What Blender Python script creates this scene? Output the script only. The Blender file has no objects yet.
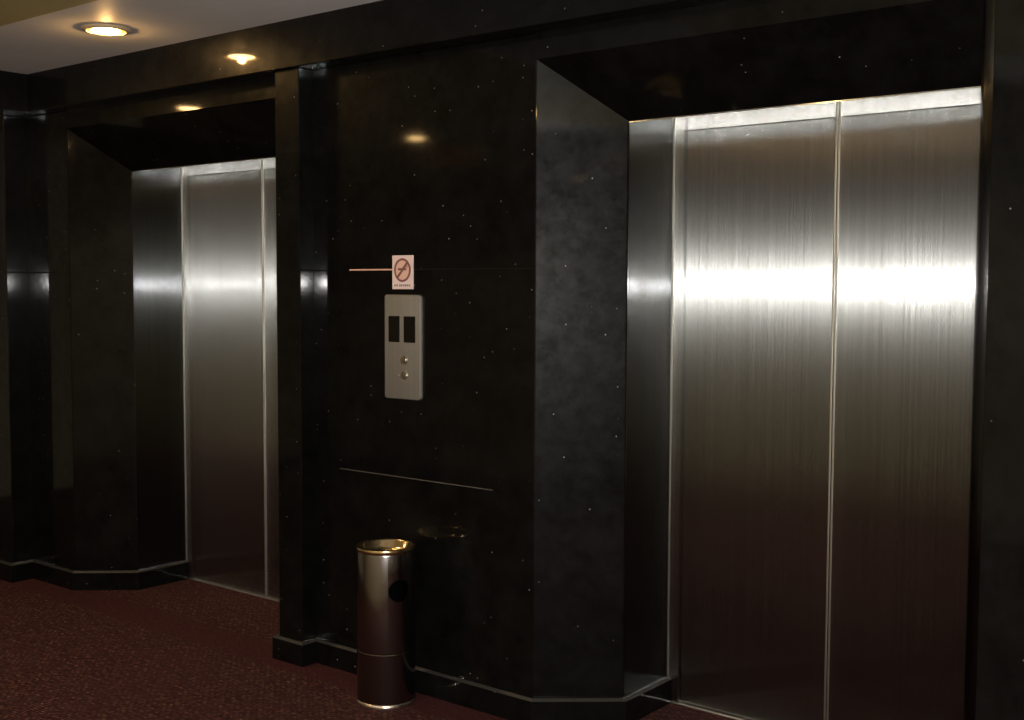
import bpy, bmesh, math
from mathutils import Vector, Matrix

scene = bpy.context.scene
COL = scene.collection
R = math.radians

# ------------------------------------------------------------------ camera, world, flash, exposure
CAM_H, YAW, PITCH, ROLL, F_PX = 1.4981, 38.6725, 3.5443, 0.2094, 1181.13
cd = bpy.data.cameras.new('camera')
cd.sensor_fit = 'HORIZONTAL'
cd.sensor_width = 36.0
cd.lens = F_PX / 1024.0 * 36.0
cd.clip_start = 0.02
cam = bpy.data.objects.new('camera', cd)
COL.objects.link(cam)
cam.matrix_world = (Matrix.Translation((0, 0, CAM_H)) @ Matrix.Rotation(R(YAW), 4, 'Z')
                    @ Matrix.Rotation(R(90 - PITCH), 4, 'X') @ Matrix.Rotation(R(ROLL), 4, 'Z'))
scene.camera = cam

world = bpy.data.worlds.new('world')
scene.world = world
world.use_nodes = True
world.node_tree.nodes['Background'].inputs[0].default_value = (0.5, 0.45, 0.4, 1)
world.node_tree.nodes['Background'].inputs[1].default_value = 0.002

vs = scene.view_settings
vs.view_transform = 'Standard'
vs.look = 'None'
vs.gamma = 1.0
vs.use_curve_mapping = False
vs.exposure = 0.0
scene.cycles.sample_clamp_indirect = 60.0
scene.cycles.blur_glossy = 0.0          # keep repeated mirror bounces crisp

# the photographer's own flash, just above the lens
fl = bpy.data.lights.new('camera_flash', 'AREA')
fl.shape = 'RECTANGLE'
fl.size, fl.size_y = 0.05, 0.03
fl.energy = 90
fl.color = (1.0, 0.98, 0.95)
flash = bpy.data.objects.new('camera_flash', fl)
COL.objects.link(flash)
flash.matrix_world = (Matrix.Translation((0.004, 0.003, CAM_H + 0.025))
                      @ Matrix.Rotation(R(YAW), 4, 'Z') @ Matrix.Rotation(R(90), 4, 'X'))

# ------------------------------------------------------------------ layout (x along the wall, y into it, z up)
ND, NJ, NF, NG = 3.645, 3.343, 3.145, 3.053      # doors, jamb front, wall panel, rib / fascia
NL = 3.03                                        # rib at the far left
NBACK = 3.80
ZS, ZB, ZA, ZC = 2.05, 2.2514, 2.337, 2.518      # soffit, bevel edge, fascia bottom, ceiling
TJ, TJ2 = -2.182, -5.038                         # left jambs of right / left elevator
TC, TC2 = -2.419, -5.269                         # outer chamfer corners
S1, S2 = -1.579, -4.429                          # door seams
TJ2R, TC2R = -3.826, -3.589                      # right jamb / corner of left elevator
RIBL, RIBR, NR = -3.655, -3.515, 3.073
RLX = -5.654
PIER_R = -0.958
XL, XR, NBK = -8.0, 3.2, -1.0


# ------------------------------------------------------------------ helpers
def mat(name):
    m = bpy.data.materials.new(name)
    m.use_nodes = True
    nt = m.node_tree
    return m, nt, nt.nodes['Principled BSDF']


def simple(name, col, rough=0.5, metal=0.0, spec=0.5, coat=0.0, coat_rough=0.05):
    m, nt, b = mat(name)
    b.inputs['Base Color'].default_value = (*col, 1)
    b.inputs['Roughness'].default_value = rough
    b.inputs['Metallic'].default_value = metal
    b.inputs['Specular IOR Level'].default_value = spec
    b.inputs['Coat Weight'].default_value = coat
    b.inputs['Coat Roughness'].default_value = coat_rough
    return m


def N(nt, kind, **kw):
    n = nt.nodes.new(kind)
    for k, v in kw.items():
        setattr(n, k, v)
    return n


def ramp(nt, src, stops):
    r = N(nt, 'ShaderNodeValToRGB')
    els = r.color_ramp.elements
    while len(els) < len(stops):
        els.new(0.5)
    for e, (p, c) in zip(els, stops):
        e.position = p
        e.color = (*c, 1) if len(c) == 3 else c
    nt.links.new(src, r.inputs[0])
    return r


def add_box(bm, lo, hi):
    x0, y0, z0 = lo
    x1, y1, z1 = hi
    v = [bm.verts.new(p) for p in ((x0, y0, z0), (x1, y0, z0), (x1, y1, z0), (x0, y1, z0),
                                   (x0, y0, z1), (x1, y0, z1), (x1, y1, z1), (x0, y1, z1))]
    for f in ((3, 2, 1, 0), (4, 5, 6, 7), (0, 1, 5, 4), (1, 2, 6, 5), (2, 3, 7, 6), (3, 0, 4, 7)):
        bm.faces.new([v[i] for i in f])


def add_prism(bm, pts, z0, z1):
    """pts: (x,y) plan polygon."""
    a = [bm.verts.new((x, y, z0)) for x, y in pts]
    b = [bm.verts.new((x, y, z1)) for x, y in pts]
    n = len(pts)
    bm.faces.new(list(reversed(a)))
    bm.faces.new(b)
    for i in range(n):
        j = (i + 1) % n
        bm.faces.new((a[i], a[j], b[j], b[i]))


def add_section(bm, pts, x0, x1):
    """pts: (y,z) cross-section run along x."""
    a = [bm.verts.new((x0, y, z)) for y, z in pts]
    b = [bm.verts.new((x1, y, z)) for y, z in pts]
    n = len(pts)
    bm.faces.new(a)
    bm.faces.new(list(reversed(b)))
    for i in range(n):
        j = (i + 1) % n
        bm.faces.new((a[j], a[i], b[i], b[j]))


def add_lathe(bm, prof, seg=64, c=(0, 0, 0), close=False, axis='Z'):
    rings = []
    for r, z in prof:
        if r < 1e-6:
            rings.append([bm.verts.new((c[0], c[1], c[2] + z))])
        else:
            rings.append([bm.verts.new((c[0] + r * math.cos(2 * math.pi * i / seg),
                                        c[1] + r * math.sin(2 * math.pi * i / seg), c[2] + z)) for i in range(seg)])
    pairs = list(zip(rings, rings[1:]))
    if close:
        pairs.append((rings[-1], rings[0]))
    for a, b in pairs:
        for i in range(seg):
            j = (i + 1) % seg
            if len(a) == 1 and len(b) == 1:
                continue
            if len(a) == 1:
                bm.faces.new((a[0], b[j], b[i]))
            elif len(b) == 1:
                bm.faces.new((a[i], a[j], b[0]))
            else:
                bm.faces.new((a[i], a[j], b[j], b[i]))


def obj(name, bm, m, parent=None, smooth=None, bevel=None, seg=2):
    bmesh.ops.recalc_face_normals(bm, faces=bm.faces)
    if bevel:
        lay = bm.edges.layers.float.new('bevel_weight_edge')
        for e in bm.edges:
            if len(e.link_faces) == 2 and e.is_convex and e.calc_face_angle() > R(25):
                e[lay] = 1.0
    me = bpy.data.meshes.new(name)
    bm.to_mesh(me)
    bm.free()
    me.materials.append(m)
    o = bpy.data.objects.new(name, me)
    COL.objects.link(o)
    if parent:
        o.parent = parent
    if smooth is not None:
        me.polygons.foreach_set('use_smooth', [True] * len(me.polygons))
        me.set_sharp_from_angle(angle=R(smooth))
    if bevel:
        md = o.modifiers.new('edge', 'BEVEL')
        md.width = bevel
        md.segments = seg
        md.limit_method = 'WEIGHT'
        md.harden_normals = False
    return o


def tag(o, label, cat, group=None, kind=None):
    o['label'] = label
    o['category'] = cat
    if group:
        o['group'] = group
    if kind:
        o['kind'] = kind
    return o


def thing(name, label, cat, loc=(0, 0, 0), rz=0, group=None):
    o = bpy.data.objects.new(name, None)
    COL.objects.link(o)
    o.location = loc
    o.rotation_euler = (0, 0, rz)
    o.empty_display_size = 0.1
    return tag(o, label, cat, group, 'thing')


def struct(name, bm, m, label, cat, parent=None, **kw):
    o = obj(name, bm, m, parent, **kw)
    return tag(o, label, cat, None, 'structure')


# ------------------------------------------------------------------ materials
def make_granite():
    m, nt, b = mat('black_granite')
    L = nt.links
    tc = N(nt, 'ShaderNodeTexCoord')
    n1 = N(nt, 'ShaderNodeTexNoise')
    n1.inputs['Scale'].default_value = 9
    n1.inputs['Detail'].default_value = 6
    n1.inputs['Roughness'].default_value = 0.7
    L.new(tc.outputs['Object'], n1.inputs['Vector'])
    r1 = ramp(nt, n1.outputs['Fac'], [(0.35, (0.0020, 0.0020, 0.0020)), (0.75, (0.0065, 0.0065, 0.0062))])
    vo = N(nt, 'ShaderNodeTexVoronoi', feature='F1')
    vo.inputs['Scale'].default_value = 30
    L.new(tc.outputs['Object'], vo.inputs['Vector'])
    r2 = ramp(nt, vo.outputs['Distance'], [(0.05, (1, 1, 1)), (0.085, (0, 0, 0))])
    # only a few of the cells carry a pale fleck
    sp = N(nt, 'ShaderNodeSeparateColor')
    L.new(vo.outputs['Color'], sp.inputs[0])
    gt = N(nt, 'ShaderNodeMath', operation='GREATER_THAN')
    gt.inputs[1].default_value = 0.72
    L.new(sp.outputs[0], gt.inputs[0])
    mu = N(nt, 'ShaderNodeMath', operation='MULTIPLY')
    L.new(r2.outputs[0], mu.inputs[0])
    L.new(gt.outputs[0], mu.inputs[1])
    mx = N(nt, 'ShaderNodeMix', data_type='RGBA')
    L.new(mu.outputs[0], mx.inputs[0])
    L.new(r1.outputs[0], mx.inputs[6])
    mx.inputs[7].default_value = (0.30, 0.30, 0.29, 1)
    L.new(mx.outputs[2], b.inputs['Base Color'])
    b.inputs['Roughness'].default_value = 0.38
    n2 = N(nt, 'ShaderNodeTexNoise')
    n2.inputs['Scale'].default_value = 14
    n2.inputs['Detail'].default_value = 8
    n2.inputs['Roughness'].default_value = 0.8
    L.new(tc.outputs['Object'], n2.inputs['Vector'])
    mr = N(nt, 'ShaderNodeMapRange')
    mr.inputs[1].default_value, mr.inputs[2].default_value = 0.3, 0.7
    mr.inputs[3].default_value, mr.inputs[4].default_value = 0.02, 0.115
    L.new(n2.outputs['Fac'], mr.inputs[0])
    L.new(mr.outputs[0], b.inputs['Specular IOR Level'])
    b.inputs['Coat Weight'].default_value = 0.85
    b.inputs['Coat IOR'].default_value = 1.30
    b.inputs['Coat Roughness'].default_value = 0.06
    return m


def make_steel(name, col, rough, aniso, grain=0.0, sharp=0.0):
    m, nt, b = mat(name)
    L = nt.links
    b.inputs['Metallic'].default_value = 1.0
    b.inputs['Anisotropic'].default_value = aniso
    ge = N(nt, 'ShaderNodeNewGeometry')
    cr = N(nt, 'ShaderNodeVectorMath', operation='CROSS_PRODUCT')
    cr.inputs[0].default_value = (0.0, 0.003, 1)
    L.new(ge.outputs['Normal'], cr.inputs[1])
    c0 = cr
    cr = N(nt, 'ShaderNodeVectorMath', operation='NORMALIZE')
    L.new(c0.outputs[0], cr.inputs[0])
    L.new(cr.outputs[0], b.inputs['Tangent'])
    tc = N(nt, 'ShaderNodeTexCoord')
    if grain:
        # hairline grooves running vertically: every groove tips the normal sideways a little
        sp = N(nt, 'ShaderNodeSeparateXYZ')
        L.new(tc.outputs['Object'], sp.inputs[0])
        su = N(nt, 'ShaderNodeMath', operation='ADD')
        L.new(sp.outputs['X'], su.inputs[0])
        L.new(sp.outputs['Y'], su.inputs[1])
        q = N(nt, 'ShaderNodeMath', operation='MULTIPLY')
        q.inputs[1].default_value = 50000
        L.new(su.outputs[0], q.inputs[0])
        fl_ = N(nt, 'ShaderNodeMath', operation='FLOOR')
        L.new(q.outputs[0], fl_.inputs[0])
        wn = N(nt, 'ShaderNodeTexWhiteNoise', noise_dimensions='1D')
        L.new(fl_.outputs[0], wn.inputs['W'])
        a1 = N(nt, 'ShaderNodeMath', operation='MULTIPLY_ADD')
        a1.inputs[1].default_value = math.pi * 0.86
        a1.inputs[2].default_value = -math.pi * 0.43
        L.new(wn.outputs['Value'], a1.inputs[0])
        tn = N(nt, 'ShaderNodeMath', operation='TANGENT')
        L.new(a1.outputs[0], tn.inputs[0])
        am = N(nt, 'ShaderNodeMath', operation='MULTIPLY')
        am.inputs[1].default_value = grain
        L.new(tn.outputs[0], am.inputs[0])
        ts = N(nt, 'ShaderNodeVectorMath', operation='SCALE')
        L.new(cr.outputs[0], ts.inputs[0])
        L.new(am.outputs[0], ts.inputs['Scale'])
        ad = N(nt, 'ShaderNodeVectorMath', operation='ADD')
        L.new(ge.outputs['Normal'], ad.inputs[0])
        L.new(ts.outputs[0], ad.inputs[1])
        nn = N(nt, 'ShaderNodeVectorMath', operation='NORMALIZE')
        L.new(ad.outputs[0], nn.inputs[0])
        L.new(nn.outputs[0], b.inputs['Normal'])
    mp = N(nt, 'ShaderNodeMapping')
    mp.inputs['Scale'].default_value = (60, 60, 0.6)
    L.new(tc.outputs['Object'], mp.inputs['Vector'])
    n1 = N(nt, 'ShaderNodeTexNoise')
    n1.inputs['Scale'].default_value = 1.0
    n1.inputs['Detail'].default_value = 5
    L.new(mp.outputs[0], n1.inputs['Vector'])
    lo = tuple(c * 0.9 for c in col)
    r1 = ramp(nt, n1.outputs['Fac'], [(0.3, lo), (0.7, col)])
    L.new(r1.outputs[0], b.inputs['Base Color'])
    b.inputs['Roughness'].default_value = rough
    if sharp:
        # burnished crests of the brushing: the same metal with a tighter gloss
        b2 = N(nt, 'ShaderNodeBsdfPrincipled')
        b2.inputs['Metallic'].default_value = 1.0
        b2.inputs['Anisotropic'].default_value = aniso
        b2.inputs['Roughness'].default_value = sharp
        for k in ('Base Color', 'Normal', 'Tangent'):
            if b.inputs[k].links:
                L.new(b.inputs[k].links[0].from_socket, b2.inputs[k])
        ms = N(nt, 'ShaderNodeMixShader')
        ms.inputs[0].default_value = 0.16
        L.new(b.outputs[0], ms.inputs[1])
        L.new(b2.outputs[0], ms.inputs[2])
        L.new(ms.outputs[0], nt.nodes['Material Output'].inputs['Surface'])
    return m


def make_carpet():
    m, nt, b = mat('red_carpet')
    L = nt.links
    tc = N(nt, 'ShaderNodeTexCoord')
    br = N(nt, 'ShaderNodeTexBrick', offset=0.5)
    br.inputs['Scale'].default_value = 1.0
    br.inputs['Brick Width'].default_value = 0.030
    br.inputs['Row Height'].default_value = 0.013
    br.inputs['Mortar Size'].default_value = 0.0042
    br.inputs['Mortar Smooth'].default_value = 0.5
    br.inputs['Bias'].default_value = -0.2
    br.inputs['Color1'].default_value = (0.052, 0.024, 0.021, 1)
    br.inputs['Color2'].default_value = (0.135, 0.078, 0.053, 1)
    br.inputs['Mortar'].default_value = (0.042, 0.011, 0.0135, 1)
    L.new(tc.outputs['Object'], br.inputs['Vector'])
    n1 = N(nt, 'ShaderNodeTexNoise')
    n1.inputs['Scale'].default_value = 3.0
    n1.inputs['Detail'].default_value = 8
    n1.inputs['Roughness'].default_value = 0.75
    L.new(tc.outputs['Object'], n1.inputs['Vector'])
    n1.inputs['Distortion'].default_value = 0.6
    r1 = ramp(nt, n1.outputs['Fac'], [(0.38, (0.0, 0.0, 0.0)), (0.62, (1, 1, 1))])
    n3 = N(nt, 'ShaderNodeTexNoise')
    n3.inputs['Scale'].default_value = 55
    n3.inputs['Detail'].default_value = 3
    L.new(tc.outputs['Object'], n3.inputs['Vector'])
    r3 = ramp(nt, n3.outputs['Fac'], [(0.40, (0.55, 0.52, 0.5)), (0.56, (1.0, 1.0, 1.0)), (0.72, (2.2, 2.1, 1.9))])
    fm = N(nt, 'ShaderNodeMix', data_type='RGBA', blend_type='MULTIPLY')
    fm.inputs[0].default_value = 1.0
    L.new(br.outputs['Color'], fm.inputs[6])
    L.new(r3.outputs[0], fm.inputs[7])
    mx = N(nt, 'ShaderNodeMix', data_type='RGBA')
    sc = N(nt, 'ShaderNodeMath', operation='MULTIPLY')
    sc.inputs[1].default_value = 0.45
    L.new(r1.outputs[0], sc.inputs[0])
    L.new(sc.outputs[0], mx.inputs[0])
    L.new(fm.outputs[2], mx.inputs[6])
    mx.inputs[7].default_value = (0.051, 0.016, 0.019, 1)
    # plain red border woven along the lift wall
    se = N(nt, 'ShaderNodeSeparateXYZ')
    L.new(tc.outputs['Object'], se.inputs[0])
    wn = N(nt, 'ShaderNodeTexNoise')
    wn.inputs['Scale'].default_value = 40
    L.new(tc.outputs['Object'], wn.inputs['Vector'])
    ad = N(nt, 'ShaderNodeMath', operation='MULTIPLY_ADD')
    ad.inputs[1].default_value = 0.02
    L.new(wn.outputs['Fac'], ad.inputs[0])
    L.new(se.outputs['Y'], ad.inputs[2])
    gt = N(nt, 'ShaderNodeMath', operation='GREATER_THAN')
    gt.inputs[1].default_value = 2.995
    L.new(ad.outputs[0], gt.inputs[0])
    lt = N(nt, 'ShaderNodeMath', operation='LESS_THAN')
    lt.inputs[1].default_value = 3.2
    L.new(ad.outputs[0], lt.inputs[0])
    mu = N(nt, 'ShaderNodeMath', operation='MULTIPLY')
    L.new(gt.outputs[0], mu.inputs[0])
    L.new(lt.outputs[0], mu.inputs[1])
    mx2 = N(nt, 'ShaderNodeMix', data_type='RGBA')
    bw = N(nt, 'ShaderNodeMath', operation='MULTIPLY')
    bw.inputs[1].default_value = 0.7
    L.new(mu.outputs[0], bw.inputs[0])
    L.new(bw.outputs[0], mx2.inputs[0])
    L.new(mx.outputs[2], mx2.inputs[6])
    mx2.inputs[7].default_value = (0.048, 0.013, 0.0145, 1)
    L.new(mx2.outputs[2], b.inputs['Base Color'])
    b.inputs['Roughness'].default_value = 0.95
    b.inputs['Specular IOR Level'].default_value = 0.1
    bp = N(nt, 'ShaderNodeBump')
    bp.inputs['Strength'].default_value = 0.5
    bp.inputs['Distance'].default_value = 0.004
    L.new(br.outputs['Fac'], bp.inputs['Height'])
    bp.invert = True
    L.new(bp.outputs[0], b.inputs['Normal'])
    return m


def make_paint(name, col, rough=0.6, var=0.12, scale=2.0):
    m, nt, b = mat(name)
    tc = N(nt, 'ShaderNodeTexCoord')
    n1 = N(nt, 'ShaderNodeTexNoise')
    n1.inputs['Scale'].default_value = scale
    n1.inputs['Detail'].default_value = 4
    nt.links.new(tc.outputs['Object'], n1.inputs['Vector'])
    r1 = ramp(nt, n1.outputs['Fac'], [(0.3, tuple(c * (1 - var) for c in col)), (0.7, col)])
    nt.links.new(r1.outputs[0], b.inputs['Base Color'])
    b.inputs['Roughness'].default_value = rough
    return m


def make_emit(name, col, strength):
    m, nt, b = mat(name)
    b.inputs['Base Color'].default_value = (*col, 1)
    b.inputs['Emission Color'].default_value = (*col, 1)
    b.inputs['Emission Strength'].default_value = strength
    return m


GRANITE = make_granite()
GROUT = simple('dark_joint', (0.006, 0.006, 0.006), 0.6, spec=0.2)
BEAD = simple('grey_joint_bead', (0.06, 0.056, 0.05), 0.4)
GLINTBEAD = simple('joint_bead_painted_glint', (0.88, 0.50, 0.38), 0.5)  # reddish glint on the joint, painted as base colour
EDGE = simple('granite_edge_highlight', (0.022, 0.021, 0.02), 0.45, spec=0.35)  # honed bevel, paler tone holds the flash highlight along it
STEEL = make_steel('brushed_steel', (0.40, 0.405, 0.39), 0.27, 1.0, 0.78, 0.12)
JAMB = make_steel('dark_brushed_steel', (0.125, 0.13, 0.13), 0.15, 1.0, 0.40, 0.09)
GUARD = make_steel('black_steel_guard', (0.045, 0.045, 0.045), 0.22, 1.0, 0.10, 0.11)
SOFFIT = simple('polished_steel_soffit', (0.62, 0.61, 0.58), 0.12, 1.0)
TRIMSTEEL = simple('polished_steel_trim', (0.72, 0.70, 0.64), 0.32, 1.0)
CARPET = make_carpet()
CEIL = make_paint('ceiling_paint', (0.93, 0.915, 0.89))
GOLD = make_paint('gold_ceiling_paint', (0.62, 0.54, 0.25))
WALLP = make_paint('olive_wallpaper', (0.50, 0.47, 0.37))
BROWN = make_paint('brown_timber', (0.16, 0.085, 0.045), 0.4)
BLACK = simple('black_display_glass', (0.008, 0.006, 0.005), 0.08)
BRASS = simple('brass', (0.85, 0.66, 0.36), 0.2, 1.0)
RINGM = simple('cream_lamp_ring', (0.82, 0.62, 0.36), 0.5)
LENS = make_emit('lamp_lens', (1.0, 0.62, 0.24), 110)
HALOGLOW = make_emit('lamp_halo_glow', (1.0, 0.40, 0.06), 1.6)  # emission stands in for the orange halo around the lamp

# ------------------------------------------------------------------ floor and ceiling
bm = bmesh.new()
add_box(bm, (XL, NBK, -0.1), (XR, NBACK, 0))
struct('floor', bm, CARPET, 'dark red carpet woven with tan flecks, plain red border along the wall', 'floor')

bm = bmesh.new()
add_box(bm, (XL, NBK, ZC), (XR, NBACK, ZC + 0.12))
struct('ceiling', bm, CEIL, 'flat off-white ceiling strip at top left', 'ceiling')

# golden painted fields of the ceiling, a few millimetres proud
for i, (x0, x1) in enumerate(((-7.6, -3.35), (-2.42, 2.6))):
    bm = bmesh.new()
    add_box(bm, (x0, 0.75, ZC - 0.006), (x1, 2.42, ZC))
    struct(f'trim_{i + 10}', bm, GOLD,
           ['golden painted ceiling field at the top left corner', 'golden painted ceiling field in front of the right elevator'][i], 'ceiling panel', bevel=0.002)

# ------------------------------------------------------------------ the lift wall: three granite piers
piers = {
    'wall_left': ([(XL, NL), (RLX + 0.0022, NL), (RLX, NF), (TC2, NF), (TJ2, NJ), (TJ2, NBACK), (XL, NBACK)],
                  'polished black granite pier left of the left elevator'),
    'wall_center': ([(RIBL, NR), (RIBR + 0.0008, NR), (RIBR, NF), (TC, NF), (TJ, NJ), (TJ, NBACK), (TJ2R, NBACK),
                     (TJ2R, NJ), (RIBL, 3.200)], 'polished black granite pier between the two elevators'),
    'wall_right': ([(PIER_R, 3.090)] + [(PIER_R + 0.037 - 0.037 * math.cos(R(a)), 3.090 - 0.037 * math.sin(R(a))) for a in range(10, 91, 10)]
                   + [(XR, NG), (XR, NBACK), (PIER_R, NBACK)], 'polished black granite pier right of the right elevator'),
}
for nm, (pts, lab) in piers.items():
    bm = bmesh.new()
    add_prism(bm, pts, 0, ZA)
    struct(nm, bm, GRANITE, lab, 'wall', bevel=0.0035 if nm != 'wall_right' else None, smooth=15 if nm == 'wall_right' else None)

# fascia above everything, and its return at the left
bm = bmesh.new()
add_box(bm, (-5.462, NG, ZA), (XR, NBACK, ZC))
struct('trim_1', bm, GRANITE, 'black granite fascia beam running above both elevators', 'beam', bevel=0.003)
bm = bmesh.new()
add_box(bm, (XL, 2.85, ZA), (-5.462, NBACK, ZC))
struct('trim_2', bm, GRANITE, 'black granite beam end at the far left under the ceiling', 'beam', bevel=0.003)

# dark steel guard rounded over the corner of the right pier
bm = bmesh.new()
arc = [(PIER_R + 0.037 - r_ * math.cos(R(a)), 3.090 - r_ * math.sin(R(a))) for r_, rng in ((0.0395, range(0, 91, 6)), (0.036, range(90, -1, -6))) for a in rng]
add_prism(bm, arc, 0.096, ZA - 0.001)
struct('trim_41', bm, GUARD, 'narrow dark metal guard on the left corner of the right pier', 'corner guard', smooth=20)

# splayed heads over the openings
for i, (x0, x1, lab) in enumerate(((TC2, TC2R, 'splayed black granite head over the left elevator'),
                                   (TC, PIER_R + 0.03, 'splayed black granite head over the right elevator'))):
    bm = bmesh.new()
    add_section(bm, [(NF, ZA), (NF, ZB), (NJ, ZS), (NBACK, ZS), (NBACK, ZA)], x0, x1)
    struct(f'trim_{3 + i}', bm, GRANITE, lab, 'lintel')


# plinths
def offset_line(pts, d):
    out = []
    for i, p in enumerate(pts):
        p = Vector(p)
        ds = []
        if i > 0:
            ds.append((p - Vector(pts[i - 1])).normalized())
        if i < len(pts) - 1:
            ds.append((Vector(pts[i + 1]) - p).normalized())
        ns = [Vector((q.y, -q.x)) for q in ds]
        n = sum(ns, Vector((0, 0))).normalized()
        out.append(p + n * (d / max(0.3, n.dot(ns[0]))))
    return out


def plinth(name, pts, label, h=0.095, d=0.02, parts=True):
    o0 = offset_line(pts, -0.004)
    o1 = offset_line(pts, d)
    o2 = offset_line(pts, d - 0.009)
    bm = bmesh.new()
    n = len(pts)
    rows = []
    for i in range(n):
        rows.append([bm.verts.new((*q, z)) for q, z in ((o0[i], 0), (o1[i], 0), (o1[i], h - 0.009), (o2[i], h), (o0[i], h))])
    for i in range(n - 1):
        for k in range(5):
            j = (k + 1) % 5
            bm.faces.new((rows[i][k], rows[i + 1][k], rows[i + 1][j], rows[i][j]))
    bm.faces.new(rows[0])
    bm.faces.new(list(reversed(rows[-1])))
    o = struct(name, bm, GRANITE, label, 'baseboard')
    o.data.materials.append(EDGE)
    for p in o.data.polygons:       # top bevel, its flash highlight put into the paler colour
        if 0.3 < p.normal.z < 0.9:
            p.material_index = 1
    return o


plinth('baseboard_left', [(XL, NL), (RLX + 0.0022, NL), (RLX, NF), (TC2, NF), (TJ2, NJ), (TJ2, ND - 0.012)],
       'black granite plinth at the foot of the far left pier')
plinth('baseboard_center', [(RIBL, 3.198), (RIBL, NR), (RIBR, NR), (RIBR, NF), (TC, NF), (TJ, NJ), (TJ, ND - 0.012)],
       'black granite plinth with pale top edge around the middle pier')
plinth('baseboard_right', [(PIER_R, 3.25), (PIER_R, NG), (XR, NG)], 'black granite plinth at the foot of the right pier')

# ------------------------------------------------------------------ joints in the granite (horizontal courses at 0.79 m and 1.56 m)
def bead(pts, z, r, m, name, label):
    bm = bmesh.new()
    prof = [(-0.001, -r), (r * 0.55, -r * 0.8), (r * 0.8, 0), (r * 0.55, r * 0.8), (-0.001, r)]
    rows = []
    for i in range(len(pts)):
        ring = []
        for d, dz in prof:
            q = offset_line(pts, d)[i]
            ring.append(bm.verts.new((q.x, q.y, z + dz)))
        rows.append(ring)
    for a, b in zip(rows, rows[1:]):
        for k in range(len(prof) - 1):
            bm.faces.new((a[k], b[k], b[k + 1], a[k + 1]))
    return struct(name, bm, m, label, 'joint', smooth=80)


bead([(RIBR, NR + 0.002), (RIBR, NF), (-3.45, NF)], 1.560, 0.0035, GROUT, 'trim_5', 'dark joint across the pale reflecting strip on the middle pier')
bead([(-3.312, NF), (-3.083, NF)], 1.560, 0.0032, GLINTBEAD, 'trim_6', 'joint line with a painted reddish glint left of the no-smoking sign')
bead([(-2.975, NF), (TC - 0.01, NF)], 1.560, 0.0018, GROUT, 'trim_7', 'faint dark joint line right of the no-smoking sign')
bead([(-3.373, NF), (-2.60, NF)], 0.790, 0.0022, BEAD, 'trim_8', 'thin grey joint line low on the middle pier above the bin')
bead([(RLX, NL + 0.002), (RLX, NF), (-5.40, NF)], 1.562, 0.0035, GROUT, 'trim_9', 'dark joint across the reflecting strip on the far left pier')


# ------------------------------------------------------------------ elevator doors and their steel linings
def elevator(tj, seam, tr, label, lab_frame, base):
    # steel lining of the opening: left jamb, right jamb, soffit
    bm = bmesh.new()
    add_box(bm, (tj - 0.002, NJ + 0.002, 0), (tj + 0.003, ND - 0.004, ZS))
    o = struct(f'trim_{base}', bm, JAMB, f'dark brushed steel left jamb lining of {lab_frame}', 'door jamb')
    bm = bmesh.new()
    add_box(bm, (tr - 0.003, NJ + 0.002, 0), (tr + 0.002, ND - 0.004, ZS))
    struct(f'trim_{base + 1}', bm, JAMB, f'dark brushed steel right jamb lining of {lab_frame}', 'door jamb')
    bm = bmesh.new()
    add_box(bm, (tj, NJ + 0.002, ZS - 0.004), (tr, ND - 0.012, ZS + 0.002))
    struct(f'trim_{base + 2}', bm, SOFFIT, f'steel soffit strip at the head of {lab_frame}', 'door head')
    bm = bmesh.new()
    add_box(bm, (tj + 0.003, ND - 0.018, 0), (tr - 0.003, ND + 0.02, 0.004))
    struct(f'trim_{base + 3}', bm, TRIMSTEEL, f'thin metal sill strip under {lab_frame}', 'door sill', bevel=0.001)
    bm = bmesh.new()
    add_box(bm, (tj + 0.003, ND - 0.014, 0.005), (tj + 0.046, ND + 0.03, ZS + 0.02))
    struct(f'trim_{base + 4}', bm, STEEL, f'narrow steel upright at the left edge of {lab_frame}', 'door frame', bevel=0.003)
    bm = bmesh.new()
    add_box(bm, (tj + 0.003, ND - 0.024, 0.005), (tj + 0.010, ND - 0.014, ZS))
    struct(f'trim_{base + 5}', bm, TRIMSTEEL, f'bright metal bead in the left corner of {lab_frame}', 'door frame', bevel=0.003, seg=3)
    # the pair of sliding leaves
    t = thing('elevator', label, 'elevator', (seam, ND, 0.0))
    for x0, x1 in ((tj + 0.049, seam - 0.0015), (seam + 0.0015, tr - 0.004)):
        bm = bmesh.new()
        add_box(bm, (x0 - seam, 0, 0.008), (x1 - seam, 0.035, ZS + 0.03))
        lf = obj('door_leaf', bm, STEEL, t, bevel=0.0015)
        bm = bmesh.new()
        if x0 < seam - 0.1:
            add_box(bm, (-0.0085, -0.0025, 0.008), (-0.0015, 0.002, ZS + 0.03))
        else:
            add_box(bm, (0.0015, -0.0025, 0.008), (0.0085, 0.002, ZS + 0.03))
        es = obj('edge_strip', bm, TRIMSTEEL, lf, bevel=0.0018, seg=3)
        es['label'] = 'bright narrow closing edge of the leaf'
    return t


elevator(TJ2, S2, TJ2R, 'elevator with brushed steel sliding doors at left, partly hidden by the middle pier', 'the left elevator', 20)
elevator(TJ, S1, PIER_R, 'elevator with large brushed steel sliding doors right of the middle pier', 'the right elevator', 30)

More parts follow.
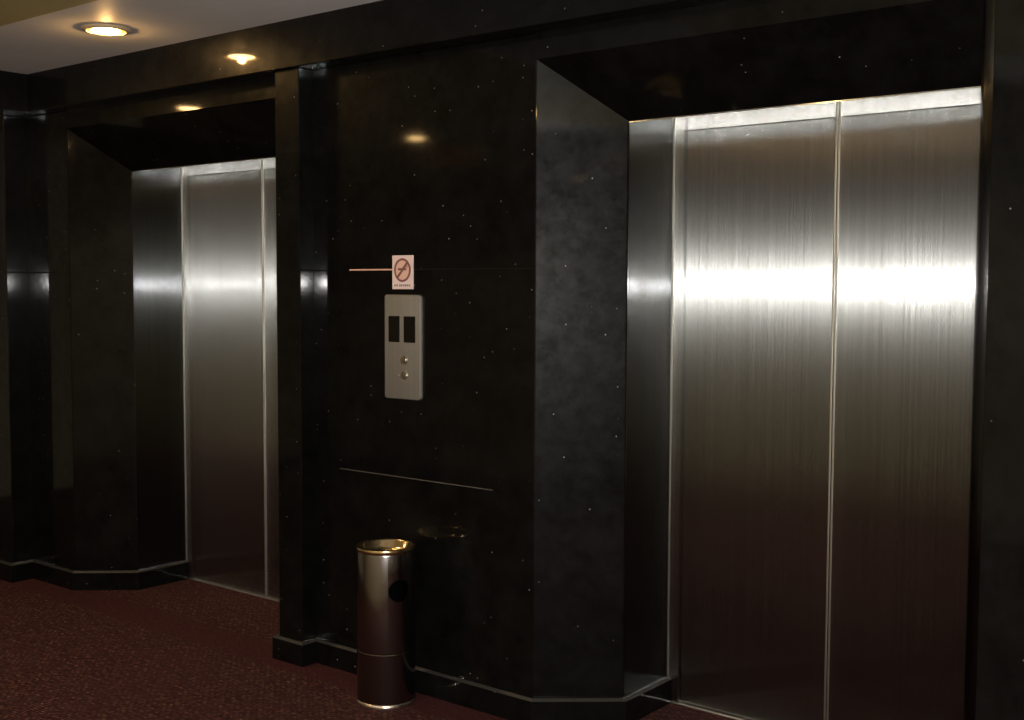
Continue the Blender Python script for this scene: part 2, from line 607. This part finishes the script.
# ------------------------------------------------------------------ opposite side of the lobby (seen mirrored in the steel)
bm = bmesh.new()
add_box(bm, (XL, NBK - 0.1, 0), (XR, NBK, ZC))
struct('wall_back', bm, WALLP, 'olive papered wall facing the elevators', 'wall')
bm = bmesh.new()
add_box(bm, (XL, NBK, ZA), (XR, 0.05, ZC))
struct('trim_40', bm, BROWN, 'brown beam along the wall facing the elevators', 'beam')
bm = bmesh.new()
add_box(bm, (XL - 0.1, NBK, 0), (XL, NBACK, ZC))
struct('wall_end', bm, WALLP, 'olive papered end wall at the far left of the lobby', 'wall')
bm = bmesh.new()
add_box(bm, (XR, NBK, 0), (XR + 0.1, NBACK, ZC))
struct('wall_side', bm, WALLP, 'olive papered end wall at the right of the lobby', 'wall')

# ------------------------------------------------------------------ downlights
def make_downlight(label):
    t = thing('ceiling_downlight', label, 'ceiling light', (0, 0, ZC))
    bm = bmesh.new()
    add_lathe(bm, [(0.072, 0.0), (0.095, 0.0), (0.094, -0.004), (0.086, -0.010), (0.076, -0.011), (0.070, -0.006)], 48, close=True)
    obj('trim_ring', bm, RINGM, t, smooth=40)
    bm = bmesh.new()
    add_lathe(bm, [(0.0, -0.015), (0.03, -0.0145), (0.050, -0.012), (0.058, -0.008), (0.058, 0.0), (0.0, 0.0)], 48)
    obj('lens', bm, LENS, t, smooth=50)
    bm = bmesh.new()
    add_lathe(bm, [(0.0585, 0.0), (0.0585, -0.008), (0.071, -0.0075), (0.071, 0.0)], 48, close=True)
    rf = obj('reflector', bm, HALOGLOW, t, smooth=40)
    rf['label'] = 'glowing orange halo put in as emission of the reflector ring around the lens'
    ld = bpy.data.lights.new('downlight_beam', 'SPOT')
    ld.energy = 13
    ld.color = (1.0, 0.80, 0.56)
    ld.spot_size = R(140)
    ld.spot_blend = 1.0
    ld.shadow_soft_size = 0.05
    lo = bpy.data.objects.new('downlight_beam', ld)
    COL.objects.link(lo)
    lo.location = (0, 0, -0.07)
    lo.parent = t
    return t


proto = make_downlight('recessed warm downlight glowing in the pale ceiling at top left')
proto['group'] = 'warm ceiling downlights'
proto.location = (-4.252, 2.717, ZC)


def dup(root, loc, label):
    r = root.copy()
    COL.objects.link(r)
    r.location = loc
    r['label'] = label
    for ch in root.children:
        if ch.name.startswith('lens_halo_added'):
            continue
        c = ch.copy()
        COL.objects.link(c)
        c.parent = r
    return r


dup(proto, (-5.681, 2.139, ZC - 0.006), 'warm downlight mirrored as the small spot above the left elevator')
dup(proto, (-5.608, 0.341, ZC), 'warm downlight mirrored as a small spot high on the middle pier')
for x in (-4.2, -2.8, -1.4, 0.0, 1.4):
    dup(proto, (x, 0.341, ZC), 'warm downlight out of frame in the row nearer the camera')
for o in list(COL.objects):
    if o.type == 'LIGHT' and o.data.type == 'SPOT' and o.parent and o.parent.location.y < 1.0:      # energy of this row raised to brighten the mirrored back wall
        o.data = o.data if o.data.name == 'wall_row_beam' else (bpy.data.lights.get('wall_row_beam') or o.data.copy())
        o.data.name = 'wall_row_beam'
        o.data.energy = 26
# extra point light added for the orange halo around the visible downlight
sd = bpy.data.lights.new('lens_halo_added', 'POINT')
sd.energy = 4.0
sd.color = (1.0, 0.55, 0.18)
sd.shadow_soft_size = 0.016
so = bpy.data.objects.new('lens_halo_added', sd)
COL.objects.link(so)
so.location = (0, 0, -0.021)
so.parent = proto
# unseen downlights added under the brown beam to brighten the mirrored back wall
added_fill = []
for x in (-4.3, -2.9, -1.5, -0.1, 1.3):
    w = dup(proto, (x, -0.45, ZA), 'unseen downlight added under the brown beam to light the back wall')
    w['group'] = 'added unseen downlights under the brown beam'
    added_fill.append(w)
wl = bpy.data.lights['downlight_beam'].copy()
wl.name = 'added_fill_beam'  # beam of the added lamps, lights the wall the doors mirror
wl.energy = 36
wl.color = (1.0, 0.86, 0.60)
wl.spot_size = R(165)
wlens = make_emit('added_fill_lens', (1.0, 0.72, 0.38), 8)
wm = None
for w in added_fill:
    for c in w.children:
        if c.type == 'LIGHT' and c.data.type == 'SPOT':
            c.data = wl
        elif c.name.startswith('lens'):
            if wm is None:
                wm = c.data.copy()
                wm.materials[0] = wlens
            c.data = wm

# ------------------------------------------------------------------ no-smoking sign
SX0, SX1, SZ0, SZ1 = -3.083, -2.977, 1.488, 1.612
W, H = SX1 - SX0, SZ1 - SZ0
t = thing('no_smoking_sign', 'small pinkish no-smoking sign on the granite above the call panel', 'sign', ((SX0 + SX1) / 2, NF, SZ0))
bm = bmesh.new()
add_box(bm, (-W / 2, -0.004, 0), (W / 2, 0, H))
obj('sign_plate', bm, simple('sign_pale_pink', (0.95, 0.74, 0.68), 0.45), t, bevel=0.001)
cz = H * 0.565


def flat_ring(bm, cx, cz, ro_x, ro_z, ri, y0, y1, seg=48):
    vs_ = []
    for i in range(seg):
        a = 2 * math.pi * i / seg
        c, s = math.cos(a), math.sin(a)
        vs_.append([bm.verts.new((cx + ro_x * k * c, y, cz + ro_z * k * s)) for k, y in ((1, y0), (ri, y0), (ri, y1), (1, y1))])
    for i in range(seg):
        a, b = vs_[i], vs_[(i + 1) % seg]
        for k in range(4):
            j = (k + 1) % 4
            bm.faces.new((a[k], b[k], b[j], a[j]))


def disc(bm, cx, cz, r, y0, y1, seg=40, rz=None):
    rz = rz or r
    a = [bm.verts.new((cx + r * math.cos(2 * math.pi * i / seg), y0, cz + rz * math.sin(2 * math.pi * i / seg))) for i in range(seg)]
    b = [bm.verts.new((v.co.x, y1, v.co.z)) for v in a]
    bm.faces.new(a)
    bm.faces.new(list(reversed(b)))
    for i in range(seg):
        j = (i + 1) % seg
        bm.faces.new((a[i], b[i], b[j], a[j]))


def bar(bm, x0, z0, x1, z1, w, y0, y1):
    d = Vector((x1 - x0, z1 - z0)).normalized()
    n = Vector((-d.y, d.x)) * w / 2
    q = [(x0 + n.x, z0 + n.y), (x0 - n.x, z0 - n.y), (x1 - n.x, z1 - n.y), (x1 + n.x, z1 + n.y)]
    a = [bm.verts.new((x, y0, z)) for x, z in q]
    b = [bm.verts.new((x, y1, z)) for x, z in q]
    bm.faces.new(a)
    bm.faces.new(list(reversed(b)))
    for i in range(4):
        j = (i + 1) % 4
        bm.faces.new((a[i], b[i], b[j], a[j]))


bm = bmesh.new()
disc(bm, 0, cz, 0.036, -0.0048, -0.0035, rz=0.038)
obj('sign_field', bm, simple('sign_peach', (0.88, 0.54, 0.42), 0.5), t)
bm = bmesh.new()
flat_ring(bm, 0, cz, 0.0415, 0.0435, 0.82, -0.0058, -0.0035)
bar(bm, -0.024, cz - 0.026, 0.024, cz + 0.026, 0.009, -0.0058, -0.0035)
obj('prohibition_mark', bm, simple('sign_red_brown', (0.27, 0.11, 0.085), 0.5), t)
bm = bmesh.new()
bar(bm, -0.022, cz + 0.003, 0.016, cz + 0.003, 0.007, -0.0053, -0.0035)
bar(bm, 0.0175, cz + 0.003, 0.021, cz + 0.003, 0.007, -0.0053, -0.0035)
bar(bm, 0.0215, cz + 0.008, 0.026, cz + 0.016, 0.003, -0.0053, -0.0035)
obj('cigarette_symbol', bm, simple('sign_dark_mark', (0.16, 0.09, 0.07), 0.5), t)
bm = bmesh.new()
for k, x in enumerate((-0.041, -0.030, -0.016, -0.007, 0.004, 0.013, 0.022, 0.032)):
    bar(bm, x, 0.014, x + 0.0065, 0.014, 0.008, -0.0048, -0.0035)
obj('caption_strip', bm, simple('sign_grey_mark', (0.30, 0.25, 0.24), 0.5), t)

# ------------------------------------------------------------------ call panel
PX0, PX1, PZ0, PZ1 = -3.116, -2.934, 1.083, 1.468
W, H = PX1 - PX0, PZ1 - PZ0
t = thing('elevator_call_panel', 'upright steel call panel with two dark displays on the middle pier', 'call panel', ((PX0 + PX1) / 2, NF, PZ0))
PANELM = make_steel('satin_panel_steel', (0.42, 0.395, 0.345), 0.55, 0.5)
bm = bmesh.new()
rr, rpts = 0.010, []
for cx_, cz_, a0 in ((W / 2 - rr, rr, -90), (W / 2 - rr, H - rr, 0), (-W / 2 + rr, H - rr, 90), (-W / 2 + rr, rr, 180)):
    rpts += [(cx_ + rr * math.cos(R(a0 + k * 18)), cz_ + rr * math.sin(R(a0 + k * 18))) for k in range(6)]
lay_ = [[bm.verts.new((x * sx, y, H / 2 + (z - H / 2) * sz)) for x, z in rpts]
        for y, sx, sz in ((0, 1, 1), (-0.0085, 1, 1), (-0.0115, 0.985, 0.993), (-0.012, 0.965, 0.984))]
bm.faces.new(lay_[0])
bm.faces.new(list(reversed(lay_[-1])))
for a, b in zip(lay_, lay_[1:]):
    for k in range(len(rpts)):
        q = (k + 1) % len(rpts)
        bm.faces.new((a[k], a[q], b[q], b[k]))
obj('face_plate', bm, PANELM, t, smooth=25)


def fx(f):
    return -W / 2 + f * W


def fz(f):
    return H * (1 - f)


for a, b in ((0.12, 0.43), (0.545, 0.865)):
    bm = bmesh.new()
    add_box(bm, (fx(a), -0.0135, fz(0.455)), (fx(b), -0.008, fz(0.205)))
    d = obj('display_window', bm, BLACK, t, bevel=0.0012)
    d['label'] = 'black glass display window'
for f in (0.625, 0.77):
    bm = bmesh.new()
    flat_ring(bm, fx(0.56), fz(f), 0.0165, 0.0165, 0.78, -0.0150, -0.010, 32)
    rg = obj('call_button', bm, TRIMSTEEL, t, smooth=40)
    bm = bmesh.new()
    disc(bm, fx(0.56), fz(f), 0.0122, -0.0165, -0.010, 32)
    obj('button_cap', bm, simple('button_steel', (0.62, 0.58, 0.52), 0.3, 1.0), rg, bevel=0.0015, seg=3)
bm = bmesh.new()
disc(bm, fx(0.39), fz(0.775), 0.005, -0.0145, -0.010, 20)
obj('indicator_lamp', bm, TRIMSTEEL, t, bevel=0.001)

# ------------------------------------------------------------------ pedestal ash bin
BC = (-2.975, 2.995)
BR, BH = 0.105, 0.570
CHROME = make_steel('worn_chrome', (0.27, 0.25, 0.245), 0.17, 0.6)
t = thing('ash_bin', 'cylindrical chrome ash bin with brass rim standing on the carpet', 'ash bin', (BC[0], BC[1], 0))
bm = bmesh.new()
add_lathe(bm, [(BR, 0.018), (BR, 0.196), (BR - 0.0015, 0.198), (BR - 0.0015, 0.201), (BR, 0.203), (BR, BH - 0.02),
               (BR - 0.003, BH - 0.012), (BR - 0.006, BH - 0.02), (BR - 0.006, 0.018)], 96, close=True)
body = obj('bin_body', bm, CHROME, t, smooth=30)
# round opening cut through the front of the shell
ha = R(-19)
bm = bmesh.new()
bmesh.ops.create_cone(bm, cap_ends=True, segments=48, radius1=0.039, radius2=0.039, depth=0.12)
cm = bpy.data.meshes.new('cutter')
bm.to_mesh(cm)
bm.free()
cut = bpy.data.objects.new('cutter', cm)
COL.objects.link(cut)
hz = 0.425
cut.matrix_world = (Matrix.Translation((BC[0] + BR * math.cos(ha), BC[1] + BR * math.sin(ha), hz))
                    @ Matrix.Rotation(ha, 4, 'Z') @ Matrix.Rotation(R(90), 4, 'Y'))
bo = body.modifiers.new('hole', 'BOOLEAN')
bo.operation = 'DIFFERENCE'
bo.object = cut
bo.solver = 'EXACT'
bpy.context.view_layer.update()
dg = bpy.context.evaluated_depsgraph_get()
nm_ = bpy.data.meshes.new_from_object(body.evaluated_get(dg))
body.modifiers.clear()
body.data = nm_
nm_.set_sharp_from_angle(angle=R(30))
bpy.data.objects.remove(cut)
bm = bmesh.new()
add_lathe(bm, [(BR - 0.035, 0.03), (BR - 0.035, BH - 0.06), (BR - 0.038, BH - 0.06), (BR - 0.038, 0.032), (0.0, 0.032), (0.0, 0.03)], 48)
ln = obj('inner_liner', bm, simple('black_liner', (0.002, 0.002, 0.002), 0.9, spec=0.0), t, smooth=40)
ln['label'] = 'black liner behind the round opening'
bm = bmesh.new()
add_lathe(bm, [(BR - 0.008, 0.0), (BR + 0.004, 0.0), (BR + 0.005, 0.008), (BR + 0.003, 0.016), (BR, 0.019), (BR - 0.008, 0.019)], 64, close=True)
obj('base_ring', bm, simple('base_chrome', (0.75, 0.66, 0.58), 0.25, 1.0), t, smooth=50)
bm = bmesh.new()
add_lathe(bm, [(BR - 0.004, BH - 0.018), (BR + 0.001, BH - 0.014), (BR + 0.003, BH - 0.006), (BR + 0.001, BH), (BR - 0.006, BH + 0.002),
               (BR - 0.012, BH - 0.002), (BR - 0.020, BH - 0.020), (BR - 0.035, BH - 0.032), (0.03, BH - 0.036), (0.0, BH - 0.036),
               (0.0, BH - 0.04), (BR - 0.03, BH - 0.04)], 64, close=False)
tr_ = obj('ash_tray', bm, BRASS, t, smooth=50)
tr_['label'] = 'shiny brass ash tray with rolled rim'
